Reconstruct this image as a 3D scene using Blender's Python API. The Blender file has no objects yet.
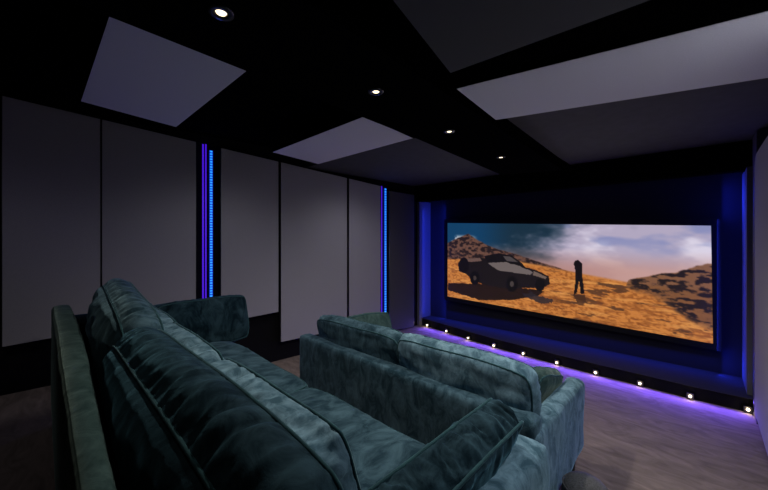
import bpy, bmesh, math, random
import numpy as np
from mathutils import Vector, Matrix, noise
random.seed(4)
sc = bpy.context.scene
# ------------------------------------------------------------------ camera
F = 330.0
CAMZ = 1.65
cam_d = bpy.data.cameras.new('camera'); cam = bpy.data.objects.new('camera', cam_d)
sc.collection.objects.link(cam); sc.camera = cam
cam_d.sensor_width = 36; cam_d.lens = 36 * F / 768; cam_d.shift_y = -7.0 / 768
cam_d.clip_start = 0.02
cam.location = (0, 0, CAMZ)
cam.rotation_euler = (math.radians(90), 0, math.atan2(.6944, .7196))
# ------------------------------------------------------------------ world / exposure
w = bpy.data.worlds.new('night'); sc.world = w; w.use_nodes = True
w.node_tree.nodes['Background'].inputs[0].default_value = (.25, .3, .4, 1)
w.node_tree.nodes['Background'].inputs[1].default_value = 0.0
sc.view_settings.view_transform = 'Standard'; sc.view_settings.look = 'None'
sc.view_settings.exposure = 0.0; sc.view_settings.gamma = 1; sc.view_settings.use_curve_mapping = False

def light(name, kind, loc, power, color, size=.1, sizey=None, aim=None, spot=None, blend=.6, spread=180):
    d = bpy.data.lights.new(name, kind); o = bpy.data.objects.new(name, d)
    sc.collection.objects.link(o); o.location = loc; d.energy = power; d.color = color
    if kind == 'AREA':
        d.size = size; d.spread = math.radians(spread)
        if sizey: d.shape = 'RECTANGLE'; d.size_y = sizey
    else: d.shadow_soft_size = size
    if spot: d.spot_size = math.radians(spot); d.spot_blend = blend
    if aim is not None:
        o.rotation_euler = (Vector(aim) - Vector(loc)).to_track_quat('-Z', 'Y').to_euler()
    return o

# downlights in the ceiling beam: the four in view and the rest of the row behind the camera
DOWN = [(-1.30, .467), (-1.358, 1.34), (-1.446, 2.245), (-1.52, 3.34)]
BEAMZ = 2.5
WARM = (1, .93, .83)
for i, (x, y) in enumerate(DOWN):
    light('downlight_lamp', 'SPOT', (x, y, BEAMZ - .03), [4.5, 60, 44, 26][i], WARM, .03, aim=(x, y, 0), spot=150, blend=.9)
# added fill lights without fittings, washing the left wall panels
for x, y, p in ((-2.9, 1.35, 14), (-2.9, 3.1, 20), (-2.9, -.6, 5)):
    light('wall_wash_fill', 'SPOT', (x, y, 2.5), p, (.93, .9, 1), .25, aim=(x - .7, y, .6), spot=130, blend=1)
# added fill light without a fitting over the right aisle
for x, y, p in ((.2, 1.75, 62),):
    light('aisle_fill', 'SPOT', (x, y, 2.38), p, (.93, .97, 1), .15, aim=(x - .25, y + .1, 0), spot=140, blend=1)

# added spot lights, strengthening what the lit screen throws up and back
for x in (-2.6, -.8):
    light('screen_fill', 'SPOT', (x, 4.95, 1.25), 13, (.86, .85, 1), .3, aim=(x, 1.2, 2.2), spot=150, blend=1)

# ------------------------------------------------------------------ rays (photo pixel -> point in the room)
def ray(u, v):
    x = (u - 384) / F
    return Vector((.7196 * x - .6944, .6944 * x + .7196, (238 - v) / F))
ORI = Vector((0, 0, CAMZ))
def on_z(u, v, z): d = ray(u, v); return ORI + d * ((z - CAMZ) / d.z)
def on_x(u, v, x): d = ray(u, v); return ORI + d * (x / d.x)
def on_y(u, v, y): d = ray(u, v); return ORI + d * (y / d.y)
def on_left(u, v, off=0.0):      # left wall panel face: x = -4.22 + .085 y
    d = ray(u, v); return ORI + d * ((-4.22 - off) / (d.x - .085 * d.y))

# ------------------------------------------------------------------ materials
def mat(name, col, rough=.8, metal=0, emit=None, es=0, noise_s=None, noise_a=.25, bump=0, sheen=0, spec=.5):
    m = bpy.data.materials.new(name); m.use_nodes = True; nt = m.node_tree; b = nt.nodes['Principled BSDF']
    b.inputs['Base Color'].default_value = (*col, 1); b.inputs['Roughness'].default_value = rough
    b.inputs['Metallic'].default_value = metal; b.inputs['Specular IOR Level'].default_value = spec
    if emit: b.inputs['Emission Color'].default_value = (*emit, 1); b.inputs['Emission Strength'].default_value = es
    if sheen: b.inputs['Sheen Weight'].default_value = sheen; b.inputs['Sheen Roughness'].default_value = .4
    if noise_s:
        tc = nt.nodes.new('ShaderNodeTexCoord'); n = nt.nodes.new('ShaderNodeTexNoise'); n.inputs['Scale'].default_value = noise_s
        n.inputs['Detail'].default_value = 6; nt.links.new(tc.outputs['Object'], n.inputs['Vector'])
        r = nt.nodes.new('ShaderNodeValToRGB'); r.color_ramp.elements[0].position = .3; r.color_ramp.elements[1].position = .7
        r.color_ramp.elements[0].color = (*[c * (1 - noise_a) for c in col], 1); r.color_ramp.elements[1].color = (*[c * (1 + noise_a) for c in col], 1)
        nt.links.new(n.outputs['Fac'], r.inputs['Fac']); nt.links.new(r.outputs['Color'], b.inputs['Base Color'])
        if bump:
            bp = nt.nodes.new('ShaderNodeBump'); bp.inputs['Strength'].default_value = bump; bp.inputs['Distance'].default_value = .01
            nt.links.new(n.outputs['Fac'], bp.inputs['Height']); nt.links.new(bp.outputs['Normal'], b.inputs['Normal'])
    return m

def velvet(name, dark, lite, seed=0.0, sheen=.45, tint=(.45, .75, .85), wr=.35):
    m = bpy.data.materials.new(name); m.use_nodes = True; nt = m.node_tree; b = nt.nodes['Principled BSDF']; L = nt.links.new
    tc = nt.nodes.new('ShaderNodeTexCoord')
    mp = nt.nodes.new('ShaderNodeMapping'); mp.inputs['Location'].default_value = (seed, seed * 2, 0); mp.inputs['Scale'].default_value = (1, 1, .55)
    L(tc.outputs['Object'], mp.inputs['Vector'])
    n1 = nt.nodes.new('ShaderNodeTexNoise'); n1.inputs['Scale'].default_value = 11; n1.inputs['Detail'].default_value = 10; n1.inputs['Roughness'].default_value = .7
    n1.inputs['Distortion'].default_value = .8; L(mp.outputs[0], n1.inputs['Vector'])
    n2 = nt.nodes.new('ShaderNodeTexNoise'); n2.inputs['Scale'].default_value = 320; n2.inputs['Detail'].default_value = 2; L(tc.outputs['Object'], n2.inputs['Vector'])
    r = nt.nodes.new('ShaderNodeValToRGB'); r.color_ramp.elements[0].position = .40; r.color_ramp.elements[1].position = .64
    r.color_ramp.elements[0].color = (*dark, 1); r.color_ramp.elements[1].color = (*lite, 1)
    L(n1.outputs['Fac'], r.inputs['Fac']); L(r.outputs['Color'], b.inputs['Base Color'])
    b.inputs['Roughness'].default_value = .95; b.inputs['Specular IOR Level'].default_value = .05
    b.inputs['Sheen Weight'].default_value = sheen; b.inputs['Sheen Roughness'].default_value = .35; b.inputs['Sheen Tint'].default_value = (*tint, 1)
    bp = nt.nodes.new('ShaderNodeBump'); bp.inputs['Strength'].default_value = .25; bp.inputs['Distance'].default_value = .01
    L(n1.outputs['Fac'], bp.inputs['Height'])
    mw = nt.nodes.new('ShaderNodeMapping'); mw.inputs['Scale'].default_value = (3.2, .8, .9); mw.inputs['Location'].default_value = (seed, 1, seed); L(tc.outputs['Object'], mw.inputs['Vector'])
    nw = nt.nodes.new('ShaderNodeTexNoise'); nw.noise_type = 'RIDGED_MULTIFRACTAL'; nw.inputs['Scale'].default_value = 4; nw.inputs['Detail'].default_value = 3; nw.inputs['Distortion'].default_value = .6; L(mw.outputs[0], nw.inputs['Vector'])
    bw = nt.nodes.new('ShaderNodeBump'); bw.inputs['Strength'].default_value = wr; bw.inputs['Distance'].default_value = .012
    L(nw.outputs['Fac'], bw.inputs['Height']); L(bp.outputs['Normal'], bw.inputs['Normal']); bp = bw
    b2 = nt.nodes.new('ShaderNodeBump'); b2.inputs['Strength'].default_value = .15; b2.inputs['Distance'].default_value = .001
    L(n2.outputs['Fac'], b2.inputs['Height']); L(bp.outputs['Normal'], b2.inputs['Normal']); L(b2.outputs['Normal'], b.inputs['Normal'])
    return m

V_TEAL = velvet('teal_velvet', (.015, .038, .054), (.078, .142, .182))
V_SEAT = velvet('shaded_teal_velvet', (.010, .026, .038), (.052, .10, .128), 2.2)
V_DEEP = velvet('deep_shaded_teal_velvet', (.004, .012, .018), (.026, .056, .074), 3.1, sheen=.3, tint=(.3, .7, .9))  # darker sofa teal with shade put into the colour; also for dark pillows
V_LIT = velvet('lit_teal_velvet', (.045, .095, .13), (.18, .30, .375), 5.7)  # lighter copy of the sofa teal, with the light on it in the colour
V_GREEN = velvet('sage_velvet', (.024, .050, .050), (.062, .108, .105), 8.3, tint=(.6, .8, .7))
V_PIPE = velvet('piping_velvet', (.02, .05, .06), (.03, .08, .09), 1.3)
BLACK = mat('black_paint', (.006, .006, .007), .9, spec=.1, noise_s=30, noise_a=.2)
CEIL = mat('charcoal_ceiling', (.05, .05, .056), .9, noise_s=12, noise_a=.12)
BEAM = mat('black_beam', (.003, .003, .0035), 1, spec=0, noise_s=12, noise_a=.12)
PANEL = mat('grey_acoustic_fabric', (.36, .355, .375), .95, noise_s=260, noise_a=.12, bump=.1, spec=.1)
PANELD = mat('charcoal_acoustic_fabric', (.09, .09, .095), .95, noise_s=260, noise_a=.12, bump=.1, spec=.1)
CLOUD = mat('lilac_grey_acoustic_fabric', (.80, .79, .86), .95, noise_s=180, noise_a=.05, spec=.1)
NAVY = mat('navy_fabric', (.022, .022, .03), .95, noise_s=200, noise_a=.2, spec=.1)
CARPET = mat('taupe_carpet', (.23, .19, .17), 1, noise_s=None)
TRIMM = mat('dark_metal_trim', (.12, .12, .13), .35, .8)
FRAME = mat('black_velvet_frame', (.005, .005, .006), .9)
LEGM = mat('black_lacquer', (.008, .008, .008), .35)
BULB = mat('bulb', (1, 1, 1), .5, emit=(1, .8, .5), es=3)
CHROME = mat('downlight_trim', (.06, .06, .06), .3, .9)
POUF = mat('grey_wool', (.10, .10, .105), .95, noise_s=120, noise_a=.3, bump=.5)
LEDC = mat('cyan_diode', (.1, .3, .8), .5, emit=(.02, .33, 1), es=1.4)
LEDB = mat('blue_strip', (.02, .04, .3), .5, emit=(.01, .06, 1), es=.35)
GLOWV = mat('violet_reflected_glow', (.1, .02, .4), .5, emit=(.09, .012, 1), es=.6)  # glow reflected on the slot sides, drawn as an emissive strip
# carpet: swirled pile
def carpet():
    nt = CARPET.node_tree; b = nt.nodes['Principled BSDF']; L = nt.links.new
    tc = nt.nodes.new('ShaderNodeTexCoord'); mp = nt.nodes.new('ShaderNodeMapping'); mp.inputs['Scale'].default_value = (1.2, 3.2, 1); mp.inputs['Rotation'].default_value = (0, 0, .5)
    L(tc.outputs['Object'], mp.inputs[0])
    n = nt.nodes.new('ShaderNodeTexNoise'); n.inputs['Scale'].default_value = 2.2; n.inputs['Detail'].default_value = 7; n.inputs['Distortion'].default_value = 2.2; n.inputs['Roughness'].default_value = .6
    L(mp.outputs[0], n.inputs['Vector'])
    r = nt.nodes.new('ShaderNodeValToRGB'); r.color_ramp.elements[0].position = .3; r.color_ramp.elements[1].position = .72
    r.color_ramp.elements[0].color = (.16, .128, .11, 1); r.color_ramp.elements[1].color = (.30, .242, .21, 1)
    L(n.outputs['Fac'], r.inputs[0]); L(r.outputs[0], b.inputs['Base Color'])
    f = nt.nodes.new('ShaderNodeTexNoise'); f.inputs['Scale'].default_value = 220; L(tc.outputs['Object'], f.inputs['Vector'])
    bp = nt.nodes.new('ShaderNodeBump'); bp.inputs['Strength'].default_value = .5; bp.inputs['Distance'].default_value = .006; L(f.outputs['Fac'], bp.inputs['Height']); L(bp.outputs[0], b.inputs['Normal'])
    b.inputs['Specular IOR Level'].default_value = .1
carpet()

# ------------------------------------------------------------------ object helpers
def mesh_obj(name, verts, faces, m, parent=None, smooth=False):
    me = bpy.data.meshes.new(name); me.from_pydata([tuple(v) for v in verts], [], faces)
    bm = bmesh.new(); bm.from_mesh(me); bmesh.ops.recalc_face_normals(bm, faces=bm.faces); bm.to_mesh(me); bm.free()
    me.materials.append(m)
    if smooth: me.polygons.foreach_set('use_smooth', [True] * len(me.polygons))
    o = bpy.data.objects.new(name, me); sc.collection.objects.link(o)
    if parent: o.parent = parent
    return o
def tag(o, label=None, cat=None, group=None, kind=None):
    if label: o['label'] = label
    if cat: o['category'] = cat
    if group: o['group'] = group
    if kind: o['kind'] = kind
    return o
def empty(name, loc, label, cat, group=None):
    o = bpy.data.objects.new(name, None); sc.collection.objects.link(o); o.location = loc
    return tag(o, label, cat, group)
def box(x0, x1, y0, y1, z0, z1):
    v = [(x, y, z) for x in (x0, x1) for y in (y0, y1) for z in (z0, z1)]
    f = [(0, 1, 3, 2), (4, 6, 7, 5), (0, 4, 5, 1), (2, 3, 7, 6), (0, 2, 6, 4), (1, 5, 7, 3)]
    return v, f
def join(*parts):
    V, Fc = [], []
    for v, f in parts:
        n = len(V); V += list(v); Fc += [tuple(i + n for i in q) for q in f]
    return V, Fc
def slab(quad, thick):
    """prism: quad (4 points) + offset vector"""
    q = [Vector(p) for p in quad]; v = q + [p + Vector(thick) for p in q]
    return v, [(0, 1, 2, 3), (7, 6, 5, 4), (0, 4, 5, 1), (1, 5, 6, 2), (2, 6, 7, 3), (3, 7, 4, 0)]
def cyl(c, r0, r1, z0, z1, n=20):
    v = [(c[0] + r0 * math.cos(2 * math.pi * i / n), c[1] + r0 * math.sin(2 * math.pi * i / n), z0) for i in range(n)]
    v += [(c[0] + r1 * math.cos(2 * math.pi * i / n), c[1] + r1 * math.sin(2 * math.pi * i / n), z1) for i in range(n)]
    f = [tuple(range(n)), tuple(range(2 * n - 1, n - 1, -1))] + [(i, (i + 1) % n, n + (i + 1) % n, n + i) for i in range(n)]
    return v, f
def fbm(p, o=4):
    return noise.fractal(p, .9, 2.1, o)
def rbox(x0, x1, y0, y1, z0, z1, r=.04, step=.03, amp=.004, freq=5, seed=0, fn=None):
    """rounded upholstered block with a softly uneven skin"""
    lo = Vector((x0, y0, z0)); hi = Vector((x1, y1, z1)); dim = hi - lo
    N = [max(4, min(90, int(d / step))) for d in dim]
    verts = {}; V = []; Fc = []
    def idx(i, j, k):
        key = (i, j, k)
        if key in verts: return verts[key]
        t = []
        for q, n, a, b in zip(key, N, lo, hi):
            u = q / n
            # denser toward edges
            u = .5 - .5 * math.cos(math.pi * u) if n < 12 else u
            t.append(a + (b - a) * u)
        p = Vector(t)
        q = Vector([min(max(p[c], lo[c] + r), hi[c] - r) for c in range(3)])
        n_ = (p - q)
        if n_.length < 1e-9: n_ = Vector((0, 0, 1))
        n_.normalize()
        s = Vector((seed * 3.7, seed * 1.3, seed))
        p = q + n_ * (r + amp * fbm(p * freq + s) * 1.3)
        if fn: p = fn(p)
        verts[key] = len(V); V.append(p); return verts[key]
    for ax in range(3):
        u, v = [c for c in range(3) if c != ax]
        for side in (0, N[ax]):
            for i in range(N[u]):
                for j in range(N[v]):
                    q = []
                    for di, dj in ((0, 0), (1, 0), (1, 1), (0, 1)):
                        k = [0, 0, 0]; k[ax] = side; k[u] = i + di; k[v] = j + dj; q.append(idx(*k))
                    Fc.append(tuple(q))
    return V, Fc
def tube(pts, r, n=6, closed=True):
    V, Fc = [], []; m = len(pts)
    for i, p in enumerate(pts):
        a = pts[(i - 1) % m] if (closed or i > 0) else p; b = pts[(i + 1) % m] if (closed or i < m - 1) else p
        t = (b - a)
        if t.length < 1e-9: t = Vector((1, 0, 0))
        t.normalize(); s = t.cross(Vector((0, 1, .13))); s.normalize(); q = t.cross(s)
        for k in range(n):
            an = 2 * math.pi * k / n; V.append(p + s * (r * math.cos(an)) + q * (r * math.sin(an)))
    for i in range(m if closed else m - 1):
        for k in range(n):
            j = (i + 1) % m; Fc.append((i * n + k, i * n + (k + 1) % n, j * n + (k + 1) % n, j * n + k))
    return V, Fc

def cushion(name, W, H, T, M, m, parent=None, seed=0, e=.62, pleat=.006, fold=.014, soft=.05, crown=1.0, res=.018, pipe=.0055, pm=None, deform=None, facefold=(1, 3), fb=1.0, gf=17):
    """box cushion: x width, y thickness, z height, centred; M places it. Two fabric faces, a bowed gusset with gathers, piping on both seams."""
    nu = int(W / res); nv = int(H / res); ng = 10
    nu = max(16, min(90, nu)); nv = max(14, min(70, nv))
    V = []; Fc = []
    S = Vector((seed * 5.1, seed * 2.3, seed * 7.7))
    def outline(u, v):
        x = W / 2 * u * (1 - soft * abs(v) ** 7) * (1 + .012 * math.sin(3 * v + seed))
        z = H / 2 * v * (1 - soft * abs(u) ** 7 - .035 * crown * (abs(u) ** 3)) * (1 + .012 * math.sin(5 * u + seed * 2))
        return x, z
    def half(u, v):
        a = max(0, (1 - abs(u) ** 2.4) * (1 - abs(v) ** 2.4))
        return T / 2 * (e + (1 - e) * 1.05 * a ** .45)
    def gather(s, d):      # s: metres along the seam, d: distance from it
        g = abs(noise.noise(Vector((s * 24, seed * 3.3, d * 5)))) * 2 - .5 + .6 * noise.noise(Vector((s * 55, seed, 4)))
        return g * math.exp(-d / .05)
    grid = {}
    for side in (1, -1):
        for i in range(nu + 1):
            for j in range(nv + 1):
                # spacing tighter near edges
                u = -1 + 2 * i / nu; v = -1 + 2 * j / nv
                u = math.sin(u * math.pi / 2) * .45 + u * .55; v = math.sin(v * math.pi / 2) * .45 + v * .55
                x, z = outline(u, v); h = half(u, v)
                if side > 0: h = T / 2 * e + (h - T / 2 * e) * fb
                dx = W / 2 * (1 - abs(u)); dz = H / 2 * (1 - abs(v)); d = min(dx, dz)
                s = (z if dx < dz else x) + (2.7 if dx < dz else 0) + side
                inner = min(1, d / .05)
                f = fbm(Vector((x * facefold[0] * 2.2, side * 3.0, z * facefold[1] * 2.2)) + S, 3)
                f2 = 1 - abs(noise.noise(Vector((x * 2.2 + z * 4, side * 9.1, z * 5 - x * 3)) + S)) * 2.2
                h += inner * fold * (.9 * f + .35 * f2) + pleat * gather(s, d) * min(1, d / .012)
                grid[side, i, j] = len(V); V.append(Vector((x, side * h, z)))
    for side in (1, -1):
        for i in range(nu):
            for j in range(nv):
                q = [grid[side, i, j], grid[side, i + 1, j], grid[side, i + 1, j + 1], grid[side, i, j + 1]]
                Fc.append(tuple(q if side == -1 else q[::-1]))
    per = [(i, 0) for i in range(nu)] + [(nu, j) for j in range(nv)] + [(i, nv) for i in range(nu, 0, -1)] + [(0, j) for j in range(nv, 0, -1)]
    loops = [[grid[1, i, j] for i, j in per]]
    cen = Vector((0, 0, 0)); acc = 0; ss = [0]
    for k in range(1, len(per)):
        acc += (V[loops[0][k]] - V[loops[0][k - 1]]).length; ss.append(acc)
    for g in range(1, ng):
        t = g / ng; lp = []
        for k, (i, j) in enumerate(per):
            a = V[grid[1, i, j]]; b = V[grid[-1, i, j]]; p = a.lerp(b, t)
            # outward direction in the cushion plane
            pa = V[grid[1, *per[k - 1]]]; pb = V[grid[1, *per[(k + 1) % len(per)]]]
            tg = pb - pa; tg.y = 0; n_ = Vector((tg.z, 0, -tg.x)); 
            if n_.length > 0: n_.normalize()
            if n_.dot(Vector((a.x, 0, a.z))) < 0: n_ = -n_
            bow = math.sin(math.pi * t); 
            gth = .6 - 2.2 * abs(noise.noise(Vector((ss[k] * gf, t * 1.6, seed * 9.0)))) + .6 * noise.noise(Vector((ss[k] * 45, t * 2, seed)))
            p = p + n_ * (bow * T * .10 + pleat * 1.3 * bow ** .5 * gth)
            lp.append(len(V)); V.append(p)
        loops.append(lp)
    loops.append([grid[-1, i, j] for i, j in per])
    n = len(per)
    for a, b in zip(loops[:-1], loops[1:]):
        for k in range(n): Fc.append((a[k], a[(k + 1) % n], b[(k + 1) % n], b[k]))
    if deform: V = [deform(p) for p in V]
    o = mesh_obj(name, V, Fc, m, parent, smooth=True)
    o.matrix_local = M
    if pipe:
        P = join(tube([V[k] for k in loops[0]], pipe), tube([V[k] for k in loops[-1]], pipe))
        mesh_obj('piping', P[0], P[1], pm or V_PIPE, o, smooth=True)
    return o
def place(x, y, z, rx=0, ry=0, rz=0):
    return Matrix.Translation((x, y, z)) @ Matrix.Rotation(rz, 4, 'Z') @ Matrix.Rotation(rx, 4, 'X') @ Matrix.Rotation(ry, 4, 'Y')

# ================================================================== THE ROOM
WX = lambda y, off=0: -4.30 - off + .085 * y           # left wall face
v, f = box(-6, 2, -2.5, 6.2, -.1, 0); tag(mesh_obj('floor', v, f, CARPET), kind='structure')
v, f = slab([(WX(-2.5), -2.5, -.05), (WX(6.2), 6.2, -.05), (WX(6.2), 6.2, 3.1), (WX(-2.5), -2.5, 3.1)], (-.12, 0, 0))
tag(mesh_obj('wall_left', v, f, BLACK), kind='structure')
v, f = box(.42, .54, -2.5, 6.2, -.05, 3.1); tag(mesh_obj('wall_right', v, f, BLACK), kind='structure')
v, f = box(-5, .54, -2.6, -2.5, -.05, 3.1); tag(mesh_obj('wall_rear', v, f, BLACK), kind='structure')
SCY = 5.2
v, f = box(-4.6, .54, SCY + .08, SCY + .2, -.05, 3.1); tag(mesh_obj('wall_screen', v, f, NAVY), kind='structure')
v, f = box(-5, .6, -2.6, 6.2, 2.85, 2.95); tag(mesh_obj('ceiling', v, f, BEAM), kind='structure')
# carpeted riser under the rear sofa
v, f = box(-4.5, -.30, -2.5, 1.34, 0, .30); tag(mesh_obj('trim_1', v, f, CARPET), kind='structure')
# long black ceiling beam that carries the downlights
q = [(-1.63, -2.5, BEAMZ), (-1.64, .2, BEAMZ), (-1.76, 2.25, BEAMZ), (-1.95, 4.30, BEAMZ), (-1.26, 4.54, BEAMZ), (-.84, -2.5, BEAMZ)]
v = [Vector(p) for p in q]; v += [p + Vector((0, 0, .36)) for p in v]
f = [tuple(range(6)), tuple(range(11, 5, -1))] + [(i, (i + 1) % 6, 6 + (i + 1) % 6, 6 + i) for i in range(6)]; tag(mesh_obj('trim_2', v, f, BEAM), kind='structure')
# bulkhead ceilings at the screen end, right and left of the beam, and the black valance
p0 = on_z(496, 116, 2.62); p1 = on_z(768, 72, 2.62)
q = [(-1.2, p0.y, 2.62), (-1.26, 4.9, 2.62), (.42, 5.0, 2.62), (.42, p1.y, 2.62)]
v, f = slab(q, (0, 0, .24)); tag(mesh_obj('trim_3', v, f, CEIL), kind='structure')
q = [(-4.2, 2.62, 2.66), (-4.0, 4.9, 2.62), (-1.93, 4.9, 2.62), (-1.90, 2.62, 2.66)]
v, f = slab(q, (0, 0, .2)); tag(mesh_obj('trim_4', v, f, CEIL), kind='structure')
v, f = box(-4.1, .42, 4.86, 5.02, 2.33, 2.86); tag(mesh_obj('trim_5', v, f, BEAM), kind='structure')

# low stage under the screen, its front following the row of floor lights
FL = [(427.3, 325.5), (446.4, 331.3), (468.2, 338.3), (493.8, 345.8), (523.2, 353.9), (556.8, 363.), (595.6, 373.), (639.9, 383.9), (690.2, 396.7), (748., 410.)]
FP = [on_z(u, v_, .03) for u, v_ in FL]
front = [FP[0] + (FP[0] - FP[1]) * .6] + FP + [Vector((.42, 4.66, .03))]
V = []; Fc = []
for p in front:
    V += [(p.x, p.y + .03, 0), (p.x, p.y + .03, .13), (p.x, SCY + .08, .13), (p.x, SCY + .08, 0)]
for i in range(len(front) - 1):
    a, b = i * 4, i * 4 + 4
    for k in range(4): Fc.append((a + k, a + (k + 1) % 4, b + (k + 1) % 4, b + k))
Fc += [(0, 1, 2, 3), tuple(4 * (len(front) - 1) + k for k in (3, 2, 1, 0))]
tag(mesh_obj('trim_6', V, Fc, BLACK), kind='structure')

V = [(p[0], p[1] + .01, z) for p in front for z in (.131, .137)]; V += [(p[0], SCY + .07, z) for p in front for z in (.131, .137)]; n = len(front)
Fc = []
for i in range(n - 1):
    a, b = 2 * i, 2 * i + 2; c, d = 2 * n + a, 2 * n + b
    Fc += [(a, b, d, c), (a + 1, b + 1, d + 1, c + 1), (a, b, b + 1, a + 1), (c, d, d + 1, c + 1)]
Fc += [(0, 1, 2 * n + 1, 2 * n), (2 * n - 2, 2 * n - 1, 4 * n - 1, 4 * n - 2)]
tag(mesh_obj('trim_10', V, Fc, mat('stage_carpet', (.04, .04, .05), 1, noise_s=200, spec=.05)), kind='structure')

# dark pillar in the right corner and in the left corner
v, f = box(.345, .42, 4.40, 4.72, .0, 2.6); tag(mesh_obj('trim_7', v, f, mat('aubergine_paint', (.06, .05, .08), .7, noise_s=40)), kind='structure')

RET = mat('corner_fabric', (.16, .16, .20), .95, noise_s=200, noise_a=.15, spec=.1)
v, f = box(.31, .42, 4.74, SCY + .08, .13, 2.34); tag(mesh_obj('trim_8', v, f, RET), kind='structure')
v, f = box(-4.0, -3.83, 4.93, SCY + .08, .0, 2.34); tag(mesh_obj('trim_9', v, f, RET), kind='structure')

# ------------------------------------------------------------------ left wall acoustic panels
def top_y(x): return 96.0 + .239 * (x - 3.3)
WN = Vector((-1, .085, 0)).normalized()
def wall_panel(x0, x1, b0, b1, label, m=PANEL, off=0.0, th=.05, t0=None, t1=None):
    q = [on_left(x0, b0, off), on_left(x1, b1, off), on_left(x1, t1 or top_y(x1), off), on_left(x0, t0 or top_y(x0), off)]
    o = empty('acoustic_panel', q[0], label, 'wall panel', None)
    q = [p - q[0] for p in q]
    v, f = slab(q, WN * th); mesh_obj('fabric_face', v, f, m, o)
    # slim dark edging on both upright sides
    for a, b in ((q[0], q[3]), (q[1], q[2])):
        s = Vector((.085, 1, 0)).normalized() * .002
        v, f = slab([a - s, a + s, b + s, b - s], WN * (th + .001))
        mesh_obj('edge_trim', [p - WN * .001 for p in v], f, TRIMM, o)
    return o
wall_panel(2, 100.5, 347, 329, 'leftmost tall grey fabric wall panel, behind the rear end of the big sofa')
wall_panel(102, 196, 328.5, 325, 'tall grey fabric wall panel directly left of the wide blue light strip')
wall_panel(221, 278.5, 323, 311.8, 'tall grey fabric wall panel directly right of the wide blue light strip')
wall_panel(281, 347, 342, 328, 'wide grey fabric wall panel hanging lower than its left neighbour')
wall_panel(349, 380.5, 327.5, 321, 'narrow bright grey fabric wall panel just left of the thin far blue light strip')
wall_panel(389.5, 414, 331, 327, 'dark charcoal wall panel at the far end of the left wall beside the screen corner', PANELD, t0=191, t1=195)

# ------------------------------------------------------------------ LED strips on the left wall, and violet reflected glow made as glowing strips
def led(x, xw, yt, yb, n, label, off, m, diode=None, glow=None):
    a = on_left(x, yb, off); b = on_left(x, yt, off)
    wdt = (on_left(x + xw, yb, off) - a).length
    o = empty('led_strip', (a.x, a.y, a.z), label, 'light strip', None)
    H = b.z - a.z; s = Vector((.085, 1, 0)).normalized()
    v, f = slab([Vector((0, 0, 0)), s * wdt, s * wdt + Vector((0, 0, H)), Vector((0, 0, H))], WN * .006)
    mesh_obj('strip_tape', v, f, m, o)
    if diode:
        for k in range(n):
            z = H * (k + .5) / n; c = s * (wdt * .5) + Vector((0, 0, z)) - WN * .002
            hh = H / n * .24; ww = wdt * .3
            v, f = slab([c - s * ww - Vector((0, 0, hh)), c + s * ww - Vector((0, 0, hh)), c + s * ww + Vector((0, 0, hh)), c - s * ww + Vector((0, 0, hh))], -WN * .004)
            mesh_obj('diode', v, f, diode, o)
    if glow:
        p = a.lerp(b, .5) - WN * .03
        light('led_glow', 'AREA', p, glow, (.06, .1, 1), .02, H, aim=p - WN)
    return o
led(209.3, 3.6, 150, 300, 58, 'cyan blue dotted light strip in the slot between the second and third wall panels', .03, LEDB, LEDC, 1.2)
led(202.3, 1.6, 144, 300, 0, 'violet reflected glow on the left side of the wide blue wall slot', .02, GLOWV)
led(205.2, 1.4, 144, 300, 0, 'violet reflected glow in the middle of the wide blue wall slot, nearest the dotted strip', .02, GLOWV)
led(384.2, 2.3, 188, 318, 52, 'thin blue dotted light strip far along the left wall near the screen', .03, LEDB, LEDC, .8)
led(381.4, .8, 186, 320, 0, 'thin violet reflected glow left of the far dotted light strip', .02, GLOWV)

# ------------------------------------------------------------------ right wall panel with rounded top corner
o = empty('acoustic_panel', (.33, 3.0, .12), 'lilac grey rounded fabric panel at the right wall beside the screen', 'wall panel')
ye = 4.36; R_ = .14; zt = on_x(760, 140, .33).z
zt = 2.37
pts = [(-2.0, .0), (ye - 3.0, .0)] + [(ye - 3.0 - R_ + R_ * math.cos(t), zt - .12 - R_ + R_ * math.sin(t)) for t in [math.pi / 2 * k / 10 for k in range(11)]] + [(-2.0, zt - .12)]
V = [(0, y, z) for y, z in pts] + [(.07, y, z) for y, z in pts]; n = len(pts)
Fc = [tuple(range(n)), tuple(range(2 * n - 1, n - 1, -1))] + [(i, (i + 1) % n, n + (i + 1) % n, n + i) for i in range(n)]
mesh_obj('fabric_face', V, Fc, PANEL, o)
mesh_obj('edge_trim', *box(-.003, .07, ye - 3.0, ye - 3.0 + .01, 0, zt - .12 - R_), TRIMM, o)

# ------------------------------------------------------------------ ceiling clouds
def cloud(name, px, z, label, m=CLOUD, th=.04, rods=True, grp=None):
    q = [on_z(u, v_, z) if not isinstance((u, v_), Vector) else None for u, v_ in px]
    c = sum(q, Vector()) / 4
    o = empty(name, c, label, 'ceiling panel', grp)
    q = [p - c for p in q]
    v, f = slab(q, (0, 0, .003)); mesh_obj('fabric_face', v, f, m, o)
    v, f = slab([p * .998 + Vector((0, 0, .0035)) for p in q], (0, 0, th)); mesh_obj('backing_frame', v, f, BEAM, o)
    if rods:
        for p in q:
            r = p * .75; v, f = cyl((r.x, r.y), .006, .006, th, 2.85 - z, 8); mesh_obj('hanging_rod', v, f, TRIMM, o)
    return o
cloud('ceiling_panel', [(111, 11.7), (81, 101.3), (176, 127), (247.3, 70.3)], 2.6, 'large grey square acoustic panel hung from the ceiling, nearest at the upper left')
cloud('ceiling_panel', [(364.3, 116.7), (272.7, 152.2), (318.3, 164), (412.7, 138.3)], 2.6, 'smaller looking grey acoustic panel hung from the ceiling above the far left wall panels')
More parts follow.
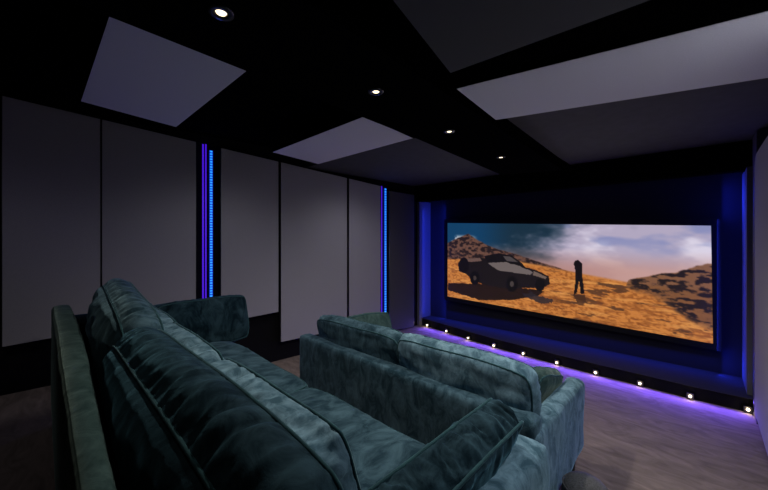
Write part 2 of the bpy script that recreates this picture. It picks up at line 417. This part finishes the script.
cloud('ceiling_panel', [(456.5, 89), (496, 120), (960, 48), (960, -36)], 2.44, 'brightest long lilac grey acoustic panel hung from the ceiling at the upper right')
cloud('ceiling_panel', [(385, -10), (450.5, 73), (700, -18), (600, -120)], 2.47, 'dark charcoal ceiling panel at the top edge of the picture, right of the downlight beam', PANELD)

# ------------------------------------------------------------------ downlights in the beam
DL = ['nearest and largest glowing downlight in the black beam, at the top of the picture', 'second glowing downlight along the black ceiling beam, above the wall panels',
      'third glowing downlight along the black ceiling beam', 'farthest glowing downlight along the black ceiling beam, closest to the screen']
def downlight(x, y, label):
    o = empty('downlight', (x, y, BEAMZ), label, 'downlight', 'downlights in the ceiling beam')
    n = 24; V = []
    for r, z in ((.045, -.001), (.045, -.008), (.022, -.008), (.021, -.001)):
        V += [(r * math.cos(2 * math.pi * i / n), r * math.sin(2 * math.pi * i / n), z) for i in range(n)]
    Fc = [(k * n + i, k * n + (i + 1) % n, (k + 1) * n + (i + 1) % n, (k + 1) * n + i) for k in range(3) for i in range(n)]
    mesh_obj('trim_ring', V, Fc, CHROME, o, smooth=True)
    v, f = cyl((0, 0), .017, .02, -.007, -.001); mesh_obj('bulb', v, f, BULB, o)
for (x, y), l in zip(DOWN, DL): downlight(x, y, l)
# small fixings on the bulkhead ceiling
p = on_z(586, 181, 2.5)

# ------------------------------------------------------------------ floor lights along the stage
NTH = ['farthest left floor light of the stage row, in the corner by the left wall', 'second floor light of the stage row counted from the left wall', 'third floor light of the stage row counted from the left wall',
       'fourth floor light of the stage row counted from the left wall', 'stage floor light seen just above the right back cushion of the front sofa', 'floor light of the stage row directly above the sage pillow at the front sofa arm',
       'floor light of the stage row just right of the front sofa arm', 'third last floor light of the stage row before the right wall', 'second last floor light of the stage row before the right wall', 'last and nearest floor light of the stage row, beside the right wall']
for i, (p, l) in enumerate(zip(FP, NTH)):
    o = empty('stage_light', (p.x, p.y, 0), l, 'floor light', 'small floor lights along the stage')
    v, f = box(-.028, .028, -.004, .03, .0, .062); mesh_obj('housing', v, f, LEGM, o)
    r = Matrix.Rotation(math.radians(90), 4, 'X')
    v, f = cyl((0, 0), .013, .013, 0, .006, 16); v = [Matrix.Translation((0, -.004, .036)) @ r @ Vector(q) for q in v]
    mesh_obj('bulb', v, f, BULB, o)
    light('stage_light_lamp', 'POINT', (p.x, p.y - .03, .036), .16, (1, .8, .5), .012)
# violet light under the stage lip and blue glow on the stage
LEDS = mat('violet_tape', (.1, .05, .5), .5, emit=(.25, .05, 1), es=1.5)
a, b = FP[0], FP[-1]
for i in range(len(FP) - 1):
    a, b = FP[i], FP[i + 1]; m_ = (a + b) / 2; m_.z = .115; m_.y -= .0
    L = light('stage_lip_glow', 'AREA', m_, 2.9, (.15, .075, 1), .02, (b - a).length, aim=m_ + Vector((0, -1, -.6)), spread=130)
    # long side along the stage
    L.data.size, L.data.size_y = (b - a).length, .02
# blue: corners and behind the lower screen edge
light('corner_glow', 'AREA', (-3.46, 5.22, 1.2), 4.5, (.02, .05, 1), .05, 2.1, aim=(-4, 5.2, 1.2))
light('corner_glow', 'AREA', (.12, 5.2, 1.2), 10.0, (.02, .04, 1), .05, 2.1, aim=(.4, 5.1, 1.2))
light('corner_glow', 'AREA', (.28, 4.9, 1.2), 2.5, (.02, .05, 1), .04, 2.0, aim=(.2, 5.28, 1.2))
light('corner_glow', 'AREA', (-3.79, 5.0, 1.2), 3, (.02, .05, 1), .04, 2.0, aim=(-3.7, 5.28, 1.2))
L = light('stage_glow', 'AREA', (-1.7, 5.19, .36), 10.0, (.02, .05, 1), 3.7, .03, aim=(-1.7, 5.0, .05))
L = light('valance_glow', 'AREA', (-1.7, 5.1, 2.36), .25, (.02, .04, 1), 3.7, .03, aim=(-1.7, 5.27, 1.9))

# ------------------------------------------------------------------ the screen
TL, TR, BL, BR = on_y(447.7, 223, SCY), on_y(711, 225.7, SCY), on_y(447.7, 296.3, SCY), on_y(713, 343.7, SCY)
scr = empty('projection_screen', (BL.x, SCY, BL.z), 'wide lit cinema screen showing an orange desert under a pale sky', 'screen')
base = Vector((BL.x, SCY, BL.z))
def fr(a, b, c, d): return [p - base for p in (a, b, c, d)]
ex = Vector((.07, 0, 0)); ez = Vector((0, 0, .07))
rim = [(BL, BR, BR - ez + ex, BL - ez - ex), (TL - ex + ez, TR + ex + ez, TR, TL), (BL - ez - ex, BL, TL, TL + ez - ex), (BR, BR - ez + ex, TR + ex + ez, TR)]
V, Fc = join(*[slab(fr(*q), (0, .05, 0)) for q in rim]); V = [Vector(p) - Vector((0, .012, 0)) for p in V]
mesh_obj('screen_frame', V, Fc, FRAME, scr)
NU, NV = 400, 160
uu, vv = np.meshgrid(np.linspace(0, 1, NU), np.linspace(0, 1, NV))     # vv: 0 top .. 1 bottom
def pic_uv(x, y):
    p = on_y(x, y, SCY); u = (p.x - BL.x) / (BR.x - BL.x)
    zt_ = TL.z + (TR.z - TL.z) * u; zb_ = BL.z + (BR.z - BL.z) * u
    return u, (zt_ - p.z) / (zt_ - zb_)
def curve(pts):      # boundary v(u) through photo points
    q = sorted(pic_uv(*p) for p in pts); return np.interp(uu, [a for a, _ in q], [b for _, b in q])
rng = np.random.RandomState(3)
def npn(fx, fy, octs=5, seed=0):
    out = np.zeros_like(uu); amp = 1; tot = 0
    for o_ in range(octs):
        r_ = np.random.RandomState(seed + o_ * 17).rand(int(fy * 2 ** o_) + 3, int(fx * 2 ** o_) + 3)
        x = uu * fx * 2 ** o_; y = vv * fy * 2 ** o_; xi = x.astype(int); yi = y.astype(int); fx_ = x - xi; fy_ = y - yi
        fx_ = fx_ * fx_ * (3 - 2 * fx_); fy_ = fy_ * fy_ * (3 - 2 * fy_)
        out += amp * ((r_[yi, xi] * (1 - fx_) + r_[yi, xi + 1] * fx_) * (1 - fy_) + (r_[yi + 1, xi] * (1 - fx_) + r_[yi + 1, xi + 1] * fx_) * fy_)
        tot += amp; amp *= .55
    return out / tot
def sm(x, a, b): t = np.clip((x - a) / (b - a), 0, 1); return t * t * (3 - 2 * t)
def mix(a, b, t): return a * (1 - t[..., None]) + np.array(b) / 255. * t[..., None] if not isinstance(b, np.ndarray) else a * (1 - t[..., None]) + b * t[..., None]
img = np.zeros((NV, NU, 3)) + np.array((18, 62, 98)) / 255.
n1 = npn(5, 4, 5, 1); n2 = npn(40, 18, 4, 5); n3 = npn(14, 10, 5, 9)
img = mix(img, (26, 44, 56), sm(uu, .15, .38) * .8)
cl = sm(uu + .55 * (n1 - .5) + .35 * (vv - .2), .32, .62)
img = mix(img, (176, 166, 190), cl)
img = mix(img, (232, 226, 240), cl * sm(n1, .45, .7) * .75)
img = mix(img, (120, 130, 180), cl * sm(npn(7, 6, 4, 33), .55, .8) * sm(.4 - vv, 0, .3) * .7)
img = mix(img, (196, 200, 208), sm(n3, .5, .6) * sm(.12 - np.abs(vv - .26), 0, .06) * sm(.18 - uu, 0, .05))
hz_ = sm(vv + .1 * (n1 - .5), .22, .5)
img = mix(img, (178, 128, 118), hz_ * .85)
img = mix(img, (206, 166, 160), hz_ * sm(uu, .5, .9) * .5)
# distant mountain and ridges
mt = curve([(447.5, 243), (455, 239), (468, 233.5), (478, 240), (492, 247), (510, 252), (540, 262), (570, 271), (610, 281), (711, 300)]) + .02 * (n2 - .5)
img = mix(img, (104, 72, 60), sm(vv, mt - .004, mt + .012)); img = mix(img, (30, 22, 24), sm(vv, mt, mt + .01) * sm(npn(60, 40, 4, 61), .38, .6) * .9)
# sand plain
gd = curve([(447.5, 258), (470, 258), (500, 257), (540, 264), (580, 272), (640, 283), (665, 285), (711, 290)])
gcol = np.zeros_like(img) + np.array((196, 122, 58)) / 255.
gcol = mix(gcol, (140, 78, 32), sm(npn(110, 70, 2, 77), .4, .8) * .8); gcol = mix(gcol, (224, 156, 84), sm(npn(9, 30, 4, 8), .5, .75) * .6)
img = mix(img, gcol, sm(vv, gd, gd + .03))
img = mix(img, (70, 44, 30), sm(vv, gd + .02, gd + .05) * sm(npn(16, 30, 4, 41), .6, .66) * sm(uu, .45, .6) * .8)
img = mix(img, (120, 64, 28), sm(npn(30, 60, 3, 141), .5, .75) * sm(vv, gd, gd + .1) * .6)
# right hill
rh = curve([(447.5, 400), (612, 330), (628, 280), (645, 276), (662, 271.5), (672, 273), (690, 267), (711, 262)]) + .03 * (n2 - .5)
rb = curve([(447.5, 262), (600, 278), (640, 290), (670, 305), (690, 318), (711, 330)]) + .1 * (n3 - .5)
hm = sm(vv, rh, rh + .015) * (1 - sm(vv, rb - .04, rb + .04)) * sm(uu, .70, .74)
img = mix(img, (118, 78, 50), hm * .9); img = mix(img, (28, 22, 22), hm * sm(npn(40, 40, 4, 51), .42, .6) * .92)
def poly(pts, col, a=1.0, rough=0.0):
    q = np.array([pic_uv(*p) for p in pts]); U = uu + rough * (n2 - .5); Vv = vv + rough * 1.6 * (npn(50, 24, 3, 90) - .5)
    ins = np.zeros(uu.shape, bool); j = len(q) - 1
    for i in range(len(q)):
        c = (q[i, 1] > Vv) != (q[j, 1] > Vv)
        with np.errstate(divide='ignore', invalid='ignore'):
            ins ^= c & (U < (q[j, 0] - q[i, 0]) * (Vv - q[i, 1]) / (q[j, 1] - q[i, 1] + 1e-12) + q[i, 0])
        j = i
    global img
    img = mix(img, col, ins * float(a))
# long shade on the sand, a broken-down old saloon car, some scrap, and a weathered split post
poly([(448, 283), (490, 284), (545, 291), (538, 296), (510, 300), (480, 300), (448, 290)], (26, 16, 14), .95, .01)
def blob(x, y, rx, ry, col, al=1.0): poly([(x + rx * math.cos(t * .5236), y + ry * math.sin(t * .5236)) for t in range(12)], col, al, .002)
poly([(458, 263), (462, 259), (480, 258), (496, 258), (514, 260), (522, 266), (536, 270), (549, 276), (550, 284), (543, 288), (500, 288), (476, 282), (466, 274), (459, 271)], (24, 19, 20), 1, .006)
poly([(484, 256), (499, 253), (512, 256), (522, 263), (528, 270), (490, 266)], (18, 15, 17), 1, .004)
poly([(488, 263), (505, 262), (520, 266), (533, 272), (530, 275), (498, 270)], (120, 108, 106), .85, .012)
poly([(503, 256), (511, 257), (518, 262), (507, 261)], (86, 78, 78), .8, .004)
poly([(534, 271), (547, 277), (546, 279), (533, 275)], (128, 108, 98), .8, .006)
poly([(463, 259), (480, 258), (482, 261), (466, 262)], (120, 92, 84), .8, .006)
blob(475, 278, 5, 7, (12, 10, 11)); blob(475, 278, 1.6, 2.4, (60, 50, 48)); blob(512, 284, 6, 8, (12, 10, 11)); blob(512, 284, 2, 2.8, (66, 58, 56)); blob(540, 285, 5, 6.5, (12, 10, 11))
blob(464, 265, 5, 8, (16, 12, 13))
poly([(522, 294), (531, 292), (541, 297), (553, 300), (553, 304), (544, 303), (530, 300)], (40, 34, 40), .85, .03)
poly([(574, 294), (575.5, 278), (574.5, 266), (573.5, 264), (575, 261), (577.5, 259.5), (580, 261), (582.5, 264), (582, 266), (582.5, 278), (585, 294), (581, 294), (579, 281), (577, 294)], (16, 12, 14), 1, .004)
poly([(573, 294), (585, 295), (587, 303), (577, 302)], (62, 38, 24), .8, .006)
img = np.clip(img, 0, 1)
lin = np.where(img <= .04045, img / 12.92, ((img + .055) / 1.055) ** 2.4)
zt_ = TL.z + (TR.z - TL.z) * uu; zb_ = BL.z + (BR.z - BL.z) * uu
P = np.stack([(BR.x - BL.x) * uu, np.full_like(uu, -.004), zt_ + (zb_ - zt_) * vv - base.z], -1).reshape(-1, 3)
I = np.arange(NU * NV).reshape(NV, NU)
Fq = np.stack([I[:-1, :-1], I[1:, :-1], I[1:, 1:], I[:-1, 1:]], -1).reshape(-1, 4)
me = bpy.data.meshes.new('picture'); me.from_pydata(P.tolist(), [], Fq.tolist())
ca = me.color_attributes.new('film', 'FLOAT_COLOR', 'POINT')
ca.data.foreach_set('color', np.concatenate([lin.reshape(-1, 3), np.ones((NU * NV, 1))], 1).ravel())
pm = bpy.data.materials.new('screen_picture'); pm.use_nodes = True; nt = pm.node_tree; bs = nt.nodes['Principled BSDF']
at = nt.nodes.new('ShaderNodeAttribute'); at.attribute_name = 'film'
bs.inputs['Base Color'].default_value = (.02, .02, .02, 1); bs.inputs['Roughness'].default_value = .9
nt.links.new(at.outputs['Color'], bs.inputs['Emission Color']); bs.inputs['Emission Strength'].default_value = 1.0
me.materials.append(pm)
po = bpy.data.objects.new('picture', me); sc.collection.objects.link(po); po.parent = scr

# ================================================================== REAR SOFA (on the riser)
R0 = .30
sofa = empty('sofa', (-1.9, .6, R0), 'large teal velvet sofa in the foreground on the raised step, seen along its back', 'sofa')
def S(p): return p
def part(name, vf, m, parent, ox, oy, oz, smooth=True):
    V, Fc = vf; return mesh_obj(name, [Vector(p) - Vector((ox, oy, oz)) for p in V], Fc, m, parent, smooth)
def rear(name, vf, m=V_TEAL): return part(name, vf, m, sofa, -1.9, .6, R0)
rear('back_frame', rbox(-3.38, -.40, .045, .15, .40, 1.165, .035, .03, .003, 3, 1, fn=lambda p: Vector((p.x, .045 + (p.y - .045) * (1 - .42 * max(0, min(1, (p.x + 2.4) / 1.5))), p.z))), V_GREEN)
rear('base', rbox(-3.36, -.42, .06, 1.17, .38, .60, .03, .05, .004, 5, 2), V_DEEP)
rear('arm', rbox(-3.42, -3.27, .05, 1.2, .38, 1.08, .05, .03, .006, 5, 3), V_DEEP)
rear('arm', rbox(-.53, -.385, .05, 1.25, .38, .925, .036, .025, .006, 6, 4), V_LIT)
for x, y in ((-3.25, .15), (-.55, .15), (-3.25, 1.08), (-.55, 1.08)):
    rear('leg', cyl((x, y), .02, .028, .30, .39, 16), LEGM)
def rel(M): return Matrix.Translation((1.9, -.6, -R0)) @ M
RX90 = math.radians(90)
# seat cushions (thickness vertical)
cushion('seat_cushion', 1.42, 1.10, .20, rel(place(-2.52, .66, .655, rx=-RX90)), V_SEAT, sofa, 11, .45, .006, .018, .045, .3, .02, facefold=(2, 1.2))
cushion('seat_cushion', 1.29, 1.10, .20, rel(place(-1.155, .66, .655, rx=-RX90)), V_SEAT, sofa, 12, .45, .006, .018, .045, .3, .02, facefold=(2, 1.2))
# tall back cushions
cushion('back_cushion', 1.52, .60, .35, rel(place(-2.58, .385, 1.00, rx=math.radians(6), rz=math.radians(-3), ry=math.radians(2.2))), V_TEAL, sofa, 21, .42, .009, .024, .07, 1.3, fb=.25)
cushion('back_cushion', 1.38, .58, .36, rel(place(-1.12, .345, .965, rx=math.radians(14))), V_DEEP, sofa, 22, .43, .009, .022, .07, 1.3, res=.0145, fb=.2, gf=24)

# loose cushions leaning in front of the back cushions
def loose(name, W, H, T, x, y, z, rx, rz, m, seed, label, ry=0, cat='cushion', grp=None, **k):
    M = place(x, y, z, rx, ry, rz)
    o = cushion(name, W, H, T, M, m, None, seed, **k); tag(o, label, cat, grp); return o
loose('scatter_cushion', .80, .40, .17, -2.70, .55, .945, math.radians(16), 0, V_LIT, 31, 'farthest teal cushion leaning against the back cushions of the rear sofa', grp='loose cushions along the rear sofa back', pleat=.010, fold=.02, e=.8)
loose('scatter_cushion', .77, .41, .17, -1.90, .535, .945, math.radians(18), 0, V_LIT, 32, 'middle teal cushion of the row leaning along the rear sofa back', grp='loose cushions along the rear sofa back', pleat=.010, fold=.02, e=.8)
loose('scatter_cushion', .80, .41, .18, -1.07, .53, .935, math.radians(18), 0, V_LIT, 36, 'nearest brightly lit teal cushion with gathered creases leaning along the rear sofa back', grp='loose cushions along the rear sofa back', pleat=.014, fold=.02, e=.85, gf=20, res=.011)
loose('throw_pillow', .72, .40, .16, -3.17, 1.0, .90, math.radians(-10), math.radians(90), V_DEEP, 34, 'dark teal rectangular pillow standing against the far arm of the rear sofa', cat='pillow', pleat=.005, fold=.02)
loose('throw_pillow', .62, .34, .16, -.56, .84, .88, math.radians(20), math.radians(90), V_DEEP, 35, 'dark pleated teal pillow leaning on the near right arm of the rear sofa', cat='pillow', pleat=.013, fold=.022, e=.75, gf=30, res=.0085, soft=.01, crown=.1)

# ================================================================== FRONT SOFA
fs = empty('sofa', (-1.74, 2.25, 0), 'teal velvet sofa on the lower floor facing the screen, its back to the rear sofa', 'sofa')
def frnt(name, vf, m=V_TEAL): return part(name, vf, m, fs, -1.74, 2.25, 0)
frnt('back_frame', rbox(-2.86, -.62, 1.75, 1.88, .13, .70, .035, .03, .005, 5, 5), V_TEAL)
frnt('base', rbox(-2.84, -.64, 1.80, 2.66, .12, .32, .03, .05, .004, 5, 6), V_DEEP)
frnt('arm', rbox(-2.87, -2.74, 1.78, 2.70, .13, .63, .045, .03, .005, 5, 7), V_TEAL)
frnt('arm', rbox(-.73, -.605, 1.76, 2.72, .13, .635, .045, .025, .005, 6, 8), V_LIT)
for x, y in ((-2.78, 1.84), (-.68, 1.84), (-2.78, 2.6), (-.665, 2.6)):
    frnt('leg', cyl((x, y), .018, .028, .0, .135, 16), LEGM)
def rel2(M): return Matrix.Translation((1.74, -2.25, 0)) @ M
cushion('seat_cushion', 1.0, .86, .17, rel2(place(-2.235, 2.28, .385, rx=-RX90)), V_TEAL, fs, 41, .7, .004, .012, .03, .3, .025)
cushion('seat_cushion', 1.0, .86, .17, rel2(place(-1.235, 2.28, .385, rx=-RX90)), V_TEAL, fs, 42, .7, .004, .012, .03, .3, .025)
cushion('back_cushion', 1.05, .47, .19, rel2(place(-2.17, 1.95, .67, rx=math.radians(12), ry=math.radians(-1))), V_TEAL, fs, 43, .6, .011, .018, .06, .8)
cushion('back_cushion', .96, .47, .19, rel2(place(-1.155, 1.93, .69, rx=math.radians(10))), V_LIT, fs, 44, .6, .011, .018, .06, .8)
loose('throw_pillow', .50, .42, .15, -2.47, 2.34, .645, math.radians(-18), math.radians(75), V_GREEN, 51, 'sage green pillow behind the left back cushion of the front sofa', cat='pillow')
loose('throw_pillow', .36, .36, .14, -.83, 2.38, .57, math.radians(20), math.radians(80), V_GREEN, 52, 'sage green pillow leaning on the right arm of the front sofa', cat='pillow', pleat=.012, ry=math.radians(16))

# ------------------------------------------------------------------ round pouf at the lower edge
pf = empty('pouf', (-.472, 2.12, 0), 'round dark grey pouf beside the right end of the front sofa', 'pouf')
V = []; n = 40; prof = [(.0, .0), (.10, 0), (.125, .03), (.14, .10), (.135, .18), (.11, .225), (.05, .245), (.0, .25)]
prof = [(r * .88, z * 1.22) for r, z in prof]
for r, z in prof[1:-1]:
    V += [(r * math.cos(2 * math.pi * i / n), r * math.sin(2 * math.pi * i / n), z) for i in range(n)]
m_ = len(prof) - 2; Fc = [(k * n + i, k * n + (i + 1) % n, (k + 1) * n + (i + 1) % n, (k + 1) * n + i) for k in range(m_ - 1) for i in range(n)]
V += [(0, 0, 0), (0, 0, prof[-1][1])]; Fc += [(i, (i + 1) % n, m_ * n) for i in range(n)] + [((m_ - 1) * n + i, (m_ - 1) * n + (i + 1) % n, m_ * n + 1) for i in range(n)]
mesh_obj('cover', V, Fc, POUF, pf, smooth=True)
P = tube([Vector((.113 * math.cos(2 * math.pi * i / n), .113 * math.sin(2 * math.pi * i / n), .25)) for i in range(n)], .004)
mesh_obj('piping', P[0], P[1], POUF, pf, smooth=True)
